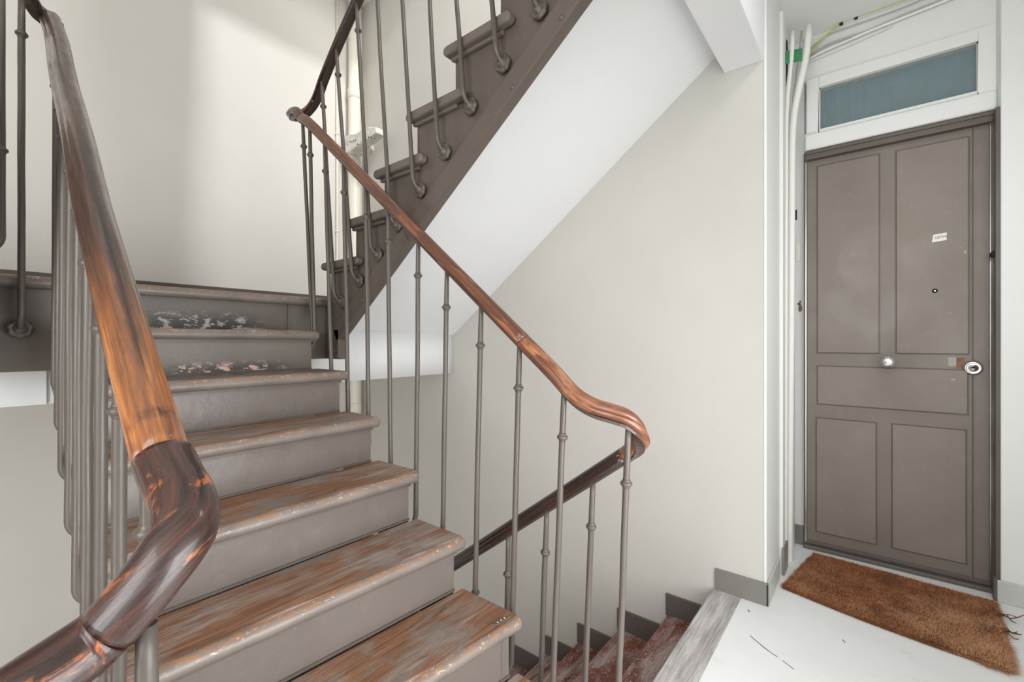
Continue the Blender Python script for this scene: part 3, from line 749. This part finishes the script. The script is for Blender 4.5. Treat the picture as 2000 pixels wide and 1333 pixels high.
# chipped white fitting wrapped round the pipe
ft = thing('pipe_bracket', 'chipped white bracket box strapped across the corner pipe', 'bracket', (-3.28, 2.07, 1.63))
def lumpy(c, sx, sy, sz, rx, seed):
    m = MB(); N = 7; v = []; f = []
    bm = bmesh.new(); bmesh.ops.create_cube(bm, size=1); bmesh.ops.subdivide_edges(bm, edges=bm.edges, cuts=5, use_grid_fill=True)
    for q in bm.verts:
        p = Vector((q.co.x*sx, q.co.y*sy, q.co.z*sz)); n_ = noise.noise(p*30 + Vector((seed, 0, 0)))
        p += q.co.normalized()*n_*.012
        p.z += p.x*rx; v.append(p + Vector(c))
    bm.verts.index_update(); f = [tuple(x.index for x in q.verts) for q in bm.faces]; bm.free()
    return m.add(v, f, None, True)
Pb = [at(x, y, 'Y', 2.01) for x, y in ((676, 268), (700, 263), (722, 251), (740, 250), (742, 262), (722, 278), (700, 290), (690, 300), (677, 300))]
part('body', MB().prism([(p.x, p.z) for p in Pb], 'Y', 1.98, 2.06), M_DIRTYWHITE, ft, .010, seg=3)
Pb = [at(x, y, 'Y', 2.08) for x, y in ((705, 287), (722, 280), (724, 292), (716, 300), (704, 302))]
part('clamp', MB().prism([(p.x, p.z) for p in Pb], 'Y', 2.05, 2.12), M_DIRTYWHITE, ft, .008, seg=3)
part('strap', MB().lathe((-3.36, 2.09, 1.60), (0, 0, 1), [(.051, -.05), (.060, -.046), (.062, 0), (.060, .046), (.051, .05)], 20), M_DIRTYWHITE, ft)
for i in range(16):
    x, y = 680 + 3.6*i + random.uniform(-1, 1), 282 - 1.35*(3.6*i)/4 + random.uniform(-7, 8)
    part('chip', MB().lathe(at(x, y, 'Y', 1.9795), (0, -1, 0), [(random.uniform(.003, .008), 0), (.003, .003)], 6), M_SOOT, ft)

# ------------------------------------------------------------------ entrance door
DX0, DX1, DZ0, DZ1 = -.283, .412, -1.108, .992
D = thing('door', 'taupe five-panel entrance door with crystal knob and coir mat in front', 'door', (.06, YD, FLOOR))
D.name = 'door_1'; D['kind'] = 'structure'
part('leaf', MB().box((DX0, YD, DZ0), (DX1, YD+.04, DZ1)), M_DOOR, D, .002)
pan = [((-.235, .948), (.024, -.063)), ((.090, .945), (.345, -.061)), ((-.235, -.136), (.342, -.341)), ((-.240, -.418), (.012, -1.035)), ((.075, -.416), (.336, -1.034))]
for (x0, z0), (x1, z1) in pan:
    g_ = part('moulding', MB().box((x0-.005, YD-.0015, z0+.005), (x1+.005, YD+.002, z1-.005)), M_FRAME, D)
    part('panel', MB().box((x0, YD-.009, z0), (x1, YD+.002, z1)), M_PANEL, D, .004)
part('stile_bead', MB().box((.356, YD-.006, DZ0+.01), (.360, YD+.002, DZ1-.01)), M_FRAME, D, .001)
part('kick_rail', MB().box((DX0, YD-.012, DZ0), (DX1, YD, DZ0+.018)), M_SKIRTD, D, .002)
part('head_rail', MB().box((-.292, YD-.035, .985), (.431, YD+.01, 1.033)), M_FRAME, D, .005)
part('head_bead', MB().box((-.288, YD-.042, 1.012), (.431, YD-.030, 1.030)), M_FRAME, D, .003)
part('edge_strip', MB().box((-.291, YD-.008, DZ0), (-.2845, YD+.03, .988)), M_CHROME, D, .001, 'thin pale weather strip')
part('jamb', MB().box((-.297, YD-.014, FLOOR), (-.291, YD+.03, 1.03)), M_FRAME, D)
part('jamb', MB().box((.4165, 2.846, FLOOR), (.432, YD+.03, 1.02)), M_FRAME, D, .002)
part('edge_strip', MB().box((.4125, YD-.006, DZ0), (.4155, YD+.01, .99)), M_CHROME, D)
part('jamb_board', MB().box((.409, 2.834, FLOOR), (.420, 2.870, FLOOR+.10)), M_SKIRTD, D, .002)
part('threshold', MB().box((-.297, YD-.04, FLOOR), (.418, YD+.02, FLOOR+.020)), M_SKIRTD, D, .004)
# knob
p = at(1733, 707, 'Y', YD); 
kb = part('knob', MB().lathe(p, (0, -1, 0), [(.028, 0), (.028, .004), (.012, .010), (.011, .026), (.024, .034), (.031, .046), (.029, .058), (.018, .066), (.004, .069)], 10), M_CHROME, D, label='round faceted metal knob in the middle rail')
for poly in kb.data.polygons: poly.use_smooth = False
p = at(1900, 719, 'Y', YD-.002)
ck = part('lock_cylinder', MB().lathe(p, (0, -1, 0), [(.034, 0), (.034, .005), (.028, .012), (.026, .014), (.023, .012), (.015, .011), (.013, .016), (.002, .017)], 28), M_CHROME, D, label='round silver security lock')
part('keyhole', MB().box((p.x-.010, YD-.021, p.z-.002), (p.x+.012, YD-.0175, p.z+.003)), M_DARK, ck)
part('keyhole', MB().lathe(p + Vector((0, -.0175, .003)), (0, -1, 0), [(.006, 0), (.005, .002)], 12), M_DARK, ck)
a = at(1868, 699, 'Y', YD); b = at(1884, 722, 'Y', YD)
part('wood_patch', MB().box((a.x, YD-.003, b.z), (b.x, YD, a.z)), M_BAREWOOD, D, label='strip of bare orange wood beside the lock')
a = at(1852, 698, 'Y', YD); b = at(1868, 716, 'Y', YD)
part('filler_patch', MB().box((a.x, YD-.0015, b.z), (b.x, YD, a.z)), M_FILLER, D)
# peephole
p = at(1826, 568.5, 'Y', YD-.009)
ph = part('peephole', MB().lathe(p, (0, -1, 0), [(.0105, 0), (.0105, .003), (.008, .005), (.005, .003)], 18), M_DARK, D)
part('lens', MB().lathe(p + Vector((0, -.003, 0)), (0, -1, 0), [(.0045, 0), (.003, .002)], 10), M_CHROME, ph)
# name label
a = at(1820, 458, 'Y', YD-.009); b = at(1849, 472, 'Y', YD-.009); cz = (a.z+b.z)/2 
ln = part('name_label', MB().prism([(a.x, cz-.019), (b.x, cz-.013), (b.x, cz+.022), (a.x+.005, cz+.017)], 'Y', YD-.0105, YD-.009), M_PAPER, D, label='small white handwritten label')
cu = bpy.data.curves.new('handwriting', 'FONT'); cu.body = '10FW'; cu.size = .019; cu.extrude = .0003; cu.align_x = 'CENTER'; cu.align_y = 'CENTER'; cu.shear = .3
to = bpy.data.objects.new('handwriting', cu); COL.objects.link(to); cu.materials.append(M_INK); to.parent = ln
to.location = Vector(((a.x+b.x)/2+.003, YD-.0108, cz+.002)) - wloc(ln) ; to.rotation_euler = (pi/2, -.06, 0)
# scuffs and marks
def dab(px, py, sx, sz, m=M_FILLER, y=YD-.0092):
    p = at(px, py, 'Y', y); part('paint_scuff', MB().lathe(p, (0, -1, 0), [(1, 0), (.6, .0005)], 9).__class__().add(
        [(p.x + sx*math.cos(t*pi/5)*random.uniform(.6, 1), y, p.z + sz*math.sin(t*pi/5)*random.uniform(.6, 1)) for t in range(10)], [tuple(range(10))]), m, D)
for q in [(1781, 404, .002, .007), (1856, 612, .006, .003), (1885, 492, .006, .012), (1877, 484, .008, .002), (1772, 674, .003, .002), (1862, 742, .012, .004)]: dab(*q)
# upper bolt on the jamb
bo = part('jamb_bolt', MB().lathe(at(1943, 497, 'Y', 2.88), (-.6, -1, 0), [(.016, -.02), (.016, .004), (.010, .008), (.009, .016), (.003, .018)], 12), M_DARK, D, label='small black rusty catch on the right jamb')
part('rust_chip', lumpy(at(1950, 509, 'Y', 2.86), .02, .01, .02, 0, 3), M_CHROME, bo)

# transom window, its frame and sill
W = thing('window_1', 'slim transom window with teal curtain above the brown door', 'window', (.07, YD, 1.1)); W['kind'] = 'structure'
px0, px1, pz0, pz1 = -.226, .374, 1.141, 1.366
yf = YD-.028
fr = MB().box((-.283, yf, 1.12), (px0, YD+.03, 1.425)).box((px1, yf, 1.12), (.431, YD+.03, 1.425)).box((px0, yf, pz1), (px1, YD+.03, 1.425)).box((px0, yf, 1.12), (px1, YD+.03, pz0))
part('window_frame', fr, M_DOORWALL, W, .004)
bd = .006
part('bead', MB().box((px0, yf+.012, pz0), (px0+bd, YD+.02, pz1)).box((px1-bd, yf+.012, pz0), (px1, YD+.02, pz1)).box((px0, yf+.012, pz1-bd), (px1, YD+.02, pz1)), M_GREYCABLE, W)
part('pane', MB().box((px0, YD+.005, pz0), (px1, YD+.009, pz1)), M_GLASS, W)
cur = MB(); N = 90; cv = []; cf = []
for i in range(N+1):
    x = lerp(-.26, .41, i/N); amp = .020 if x < -.03 else .006
    y = YD + .060 + amp*math.sin(x*95) + .006*noise.noise(Vector((x*20, 0, 0)))
    cv += [(x, y, 1.10), (x, y, 1.40)]
for i in range(N): cf.append((2*i, 2*i+2, 2*i+3, 2*i+1))
part('curtain', MB().add(cv, cf, None, True), M_CURTAIN, W)
part('backing', MB().box((-.27, YD+.09, 1.08), (.42, YD+.10, 1.42)), M_CURTAIN, W)
part('lintel', MB().box((-.290, YD-.045, 1.034), (.431, YD+.02, 1.121)), M_DOORWALL, W, .012, 'white rounded lintel bar', 3)
part('flaked_filler', lumpy(at(1582, 263, 'Y', YD-.04), .045, .012, .016, .2, 6), M_DIRTYWHITE, W)

# ------------------------------------------------------------------ conduits left of the door
CT = thing('cable_conduit', 'white cable conduits climbing the corner left of the door', 'conduit', (-.33, 2.85, FLOOR))
part('trunking', MB().box((XC, 2.51, FLOOR), (XC+.016, 2.58, 1.60)), M_DOORWALL, CT, .003)
part('trunking', MB().box((XC, 2.775, FLOOR+.005), (XC+.020, 2.90, 1.56)), M_PLASTIC, CT, .003)
Ya = 2.70
pth = [at(x, y, 'Y', Ya - .0) for x, y in ((1580, 50), (1576, 95), (1570, 130), (1560, 175), (1551, 225), (1547, 285), (1546, 420), (1545, 600), (1543, 850), (1541, 1108))]
cq = crom(pth, .05)
part('conduit', MB().tube(cq, .0165, 12), M_PLASTIC, CT, label='round conduit leaning out at the top')
pth = [at(x, y, 'Y', 2.62) for x, y in ((1548, 62), (1546, 110), (1541, 160), (1536, 230), (1535, 420), (1534, 800), (1533, 1115))]
part('conduit', MB().tube(crom(pth, .06), .010, 10), M_PLASTIC, CT)
pth = [at(x, y, 'Y', 2.80) for x, y in ((1566, 60), (1560, 110), (1553, 165), (1546, 230), (1542, 300))]
part('cable', MB().tube(crom(pth, .05), .004, 8), M_GREYCABLE, CT)
part('shade_strip', MB().box((XC+.0, 2.735, -1.0), (XC+.004, 2.765, 1.58)), M_DARK, CT, label='dark strip standing in for shade between the conduits')  # solid dark strip, shade between the conduits put in as colour
part('skirting', MB().box((XC+.012, 2.50, FLOOR), (XC+.024, 2.62, FLOOR+.13)), M_SKIRT, CT, .002)
for q in [(1555, 420, .004, .028), (1560, 594, .004, .006)]:
    p = at(q[0], q[1], 'Y', YD+.0115); part('hole', MB().box((p.x-q[2], YD+.010, p.z-q[3]), (p.x+q[2], YD+.0125, p.z+q[3])), M_DARK, CT)
p = at(1558, 493, 'Y', YD+.01); part('bell_plate', MB().box((p.x-.010, YD+.004, p.z-.05), (p.x+.013, YD+.012, p.z+.05)), M_PIPE, CT, .002)
p = at(1563, 598, 'Y', YD+.01); part('broken_plaster', lumpy((p.x, YD+.009, p.z), .012, .006, .06, 0, 8), M_BAREWOOD, CT)
# green tape
g0 = at(1521, 107, 'Y', 2.58); g1 = at(1566, 99, 'Y', 2.70); g2 = at(1566, 123, 'Y', 2.70); g3 = at(1522, 131, 'Y', 2.58)
TP = thing('tape_wrap', 'strip of green tape binding the conduits near the ceiling', 'tape', g3)
off = Vector((.004, -.022, 0))
part('band', MB().add([g0+off, g1+off, g2+off, g3+off, g0+off+Vector((0, .004, 0)), g1+off+Vector((0, .004, 0)), g2+off+Vector((0, .004, 0)), g3+off+Vector((0, .004, 0))],
     [(0, 1, 2, 3), (4, 7, 6, 5), (0, 4, 5, 1), (3, 2, 6, 7), (0, 3, 7, 4), (1, 5, 6, 2)]), M_TAPE, TP)
part('torn_end', lumpy(g3 + Vector((.0, -.02, -.012)), .035, .012, .05, .3, 12), M_TAPED, TP)
part('folded_end', lumpy(g3 + Vector((-.002, -.02, .03)), .03, .012, .065, .5, 14), M_TAPE, TP)
# loose cables under the ceiling
CB = thing('cable_bundle', 'thin cables fanning out under the ceiling above the transom, one yellow-green', 'cables', at(1590, 100, 'Y', 2.92))
def cable(pts, m, r, y=2.91, label=None):
    return part('cable', MB().tube(crom([at(x, yy, 'Y', y) for x, yy in pts], .04), r, 8), m, CB, label=label)
yc = cable([(1578, 112), (1600, 82), (1622, 62), (1643, 45), (1672, 33), (1710, 20), (1770, -2), (1830, -26)], M_EARTH, .0040, 2.90, 'yellow-green earth cable')
for x, y in ((1643, 45), (1672, 33)):
    p = at(x, y, 'Y', 2.90); part('clip', MB().box(p - Vector((.008, .006, .008)), p + Vector((.008, .012, .008))), M_SOOT, yc, .002)
cable([(1578, 100), (1610, 72), (1650, 55), (1700, 38), (1760, 16), (1830, -14)], M_GREYCABLE, .0035, 2.915)
cable([(1578, 112), (1610, 90), (1650, 75), (1690, 62), (1740, 40), (1800, 15), (1860, -8)], M_GREYCABLE, .0055, 2.915)
cable([(1576, 118), (1600, 104), (1640, 86), (1700, 60), (1760, 36), (1830, 8), (1880, -12)], M_PLASTIC, .0065, 2.915)
cable([(1574, 122), (1600, 112), (1640, 96), (1680, 78), (1740, 52)], M_PLASTIC, .0035, 2.915)

# ------------------------------------------------------------------ coir doormat
MT = thing('doormat', 'frayed brown coir doormat on the pale floor before the door', 'doormat', (.05, 2.55, FLOOR))
mc = [Vector((-.245, 2.845, 0)), Vector((-.322, 2.37, 0)), Vector((.362, 2.248, 0)), Vector((.405, 2.80, 0))]
def mq(u, v):
    a = mc[1].lerp(mc[2], u); b = mc[0].lerp(mc[3], u); p = a.lerp(b, v)
    p.y -= .02*math.sin(pi*u)*(1-v); p.x += .012*noise.noise(Vector((v*6, u*2, 1)))
    return p
k = NT('coir_base', .9, .2); 
k.base(k.mix(k.ramp(k.noise(k.pos(), 7, 5, .65), [(.4, 0), (.62, 1)]), srgb(136, 88, 58), srgb(98, 60, 40))).bump(k.noise(k.map(k.pos(), (90, 90, 90)), 3, 4), .8, .01)
M_COIRB = k.m
k = NT('coir_fibre', .85, .2)
lt = k.ramp(k.noise(k.map(k.pos(), (1, 1, 1), (2.3, .4, 0)), 3.1, 3, .5), [(.50, 0), (.70, 1)])
cc = k.mix(k.ramp(k.noise(k.pos(), 55, 3, .7), [(.35, 0), (.65, 1)]), srgb(132, 84, 56), srgb(184, 128, 90))
cc = k.mix(lt, cc, srgb(206, 160, 122))
k.base(cc); M_COIR = k.m
mv = []; mf = []; NU, NV = 40, 24
for top in (0, 1):
    for j in range(NV+1):
        for i in range(NU+1):
            p = mq(i/NU, j/NV); p.z = FLOOR + (.001 if not top else .012 + .004*noise.noise(Vector((p.x*9, p.y*9, 0)))); mv.append(p)
S = (NU+1)*(NV+1)
for j in range(NV):
    for i in range(NU):
        a = j*(NU+1)+i; mf.append((S+a, S+a+1, S+a+NU+2, S+a+NU+1)); mf.append((a, a+NU+1, a+NU+2, a+1))
for i in range(NU): mf += [(i, i+1, S+i+1, S+i), (NV*(NU+1)+i+1, NV*(NU+1)+i, S+NV*(NU+1)+i, S+NV*(NU+1)+i+1)]
for j in range(NV): mf += [((j+1)*(NU+1), j*(NU+1), S+j*(NU+1), S+(j+1)*(NU+1)), (j*(NU+1)+NU, (j+1)*(NU+1)+NU, S+(j+1)*(NU+1)+NU, S+j*(NU+1)+NU)]
part('backing', MB().add(mv, mf), M_COIRB, MT)
fv = []; ff = []
def fibre(p, d, L, wd):
    s_ = Vector((d.y, -d.x, 0)); s_ = s_.normalized()*wd if s_.length > 1e-4 else Vector((wd, 0, 0))
    n = len(fv); q = p + d*L; fv.extend([tuple(p - s_), tuple(p + s_), tuple(q)]); ff.append((n, n+1, n+2))
for i in range(52000):
    u, v = random.random(), random.random(); p = mq(u, v); p.z = FLOOR + .010
    th = random.gauss(.5, 1.1); d = Vector((math.cos(th)*.8, math.sin(th)*.8, random.uniform(.25, .9))).normalized()
    fibre(p, d, random.uniform(.008, .018), .0007)
for i in range(9000):
    sd = random.choice((0, 0, 1, 2, 2, 2, 3)); r_ = random.random()
    u, v, d = {0: (r_, 0, Vector((0, -1, 0))), 1: (r_, 1, Vector((0, 1, 0))), 2: (1, r_, Vector((1, -.1, 0))), 3: (0, r_, Vector((-1, 0, 0)))}[sd]
    p = mq(u, v); p.z = FLOOR + random.uniform(.002, .012)
    d = (d + Vector((random.gauss(0, .6), random.gauss(0, .6), random.gauss(.1, .25)))).normalized()
    Lm = .042 if (sd == 2 and r_ < .35) or (sd == 0 and r_ > .9) else (.030 if sd == 2 else .014)
    fibre(p, d, random.uniform(.3, 1)*Lm, .0007)
me = bpy.data.meshes.new('pile'); me.from_pydata([tuple(Vector(v)-MT.location) for v in fv], [], ff); me.materials.append(M_COIR)
o = link('pile', me, None, MT); o['kind'] = 'stuff'
# unravelled strands at the right end
for i in range(9):
    s0 = mq(1, random.uniform(.35, .95)); s0.z = FLOOR+.01; pts = [s0]
    for j in range(4):
        pts.append(pts[-1] + Vector((random.uniform(.0, .028), random.uniform(-.03, .03), random.uniform(-.004, .008))))
        pts[-1].z = max(FLOOR+.003, pts[-1].z)
    part('loose_strand', MB().tube(crom(pts, .006), .0016, 5), M_COIRB, MT)
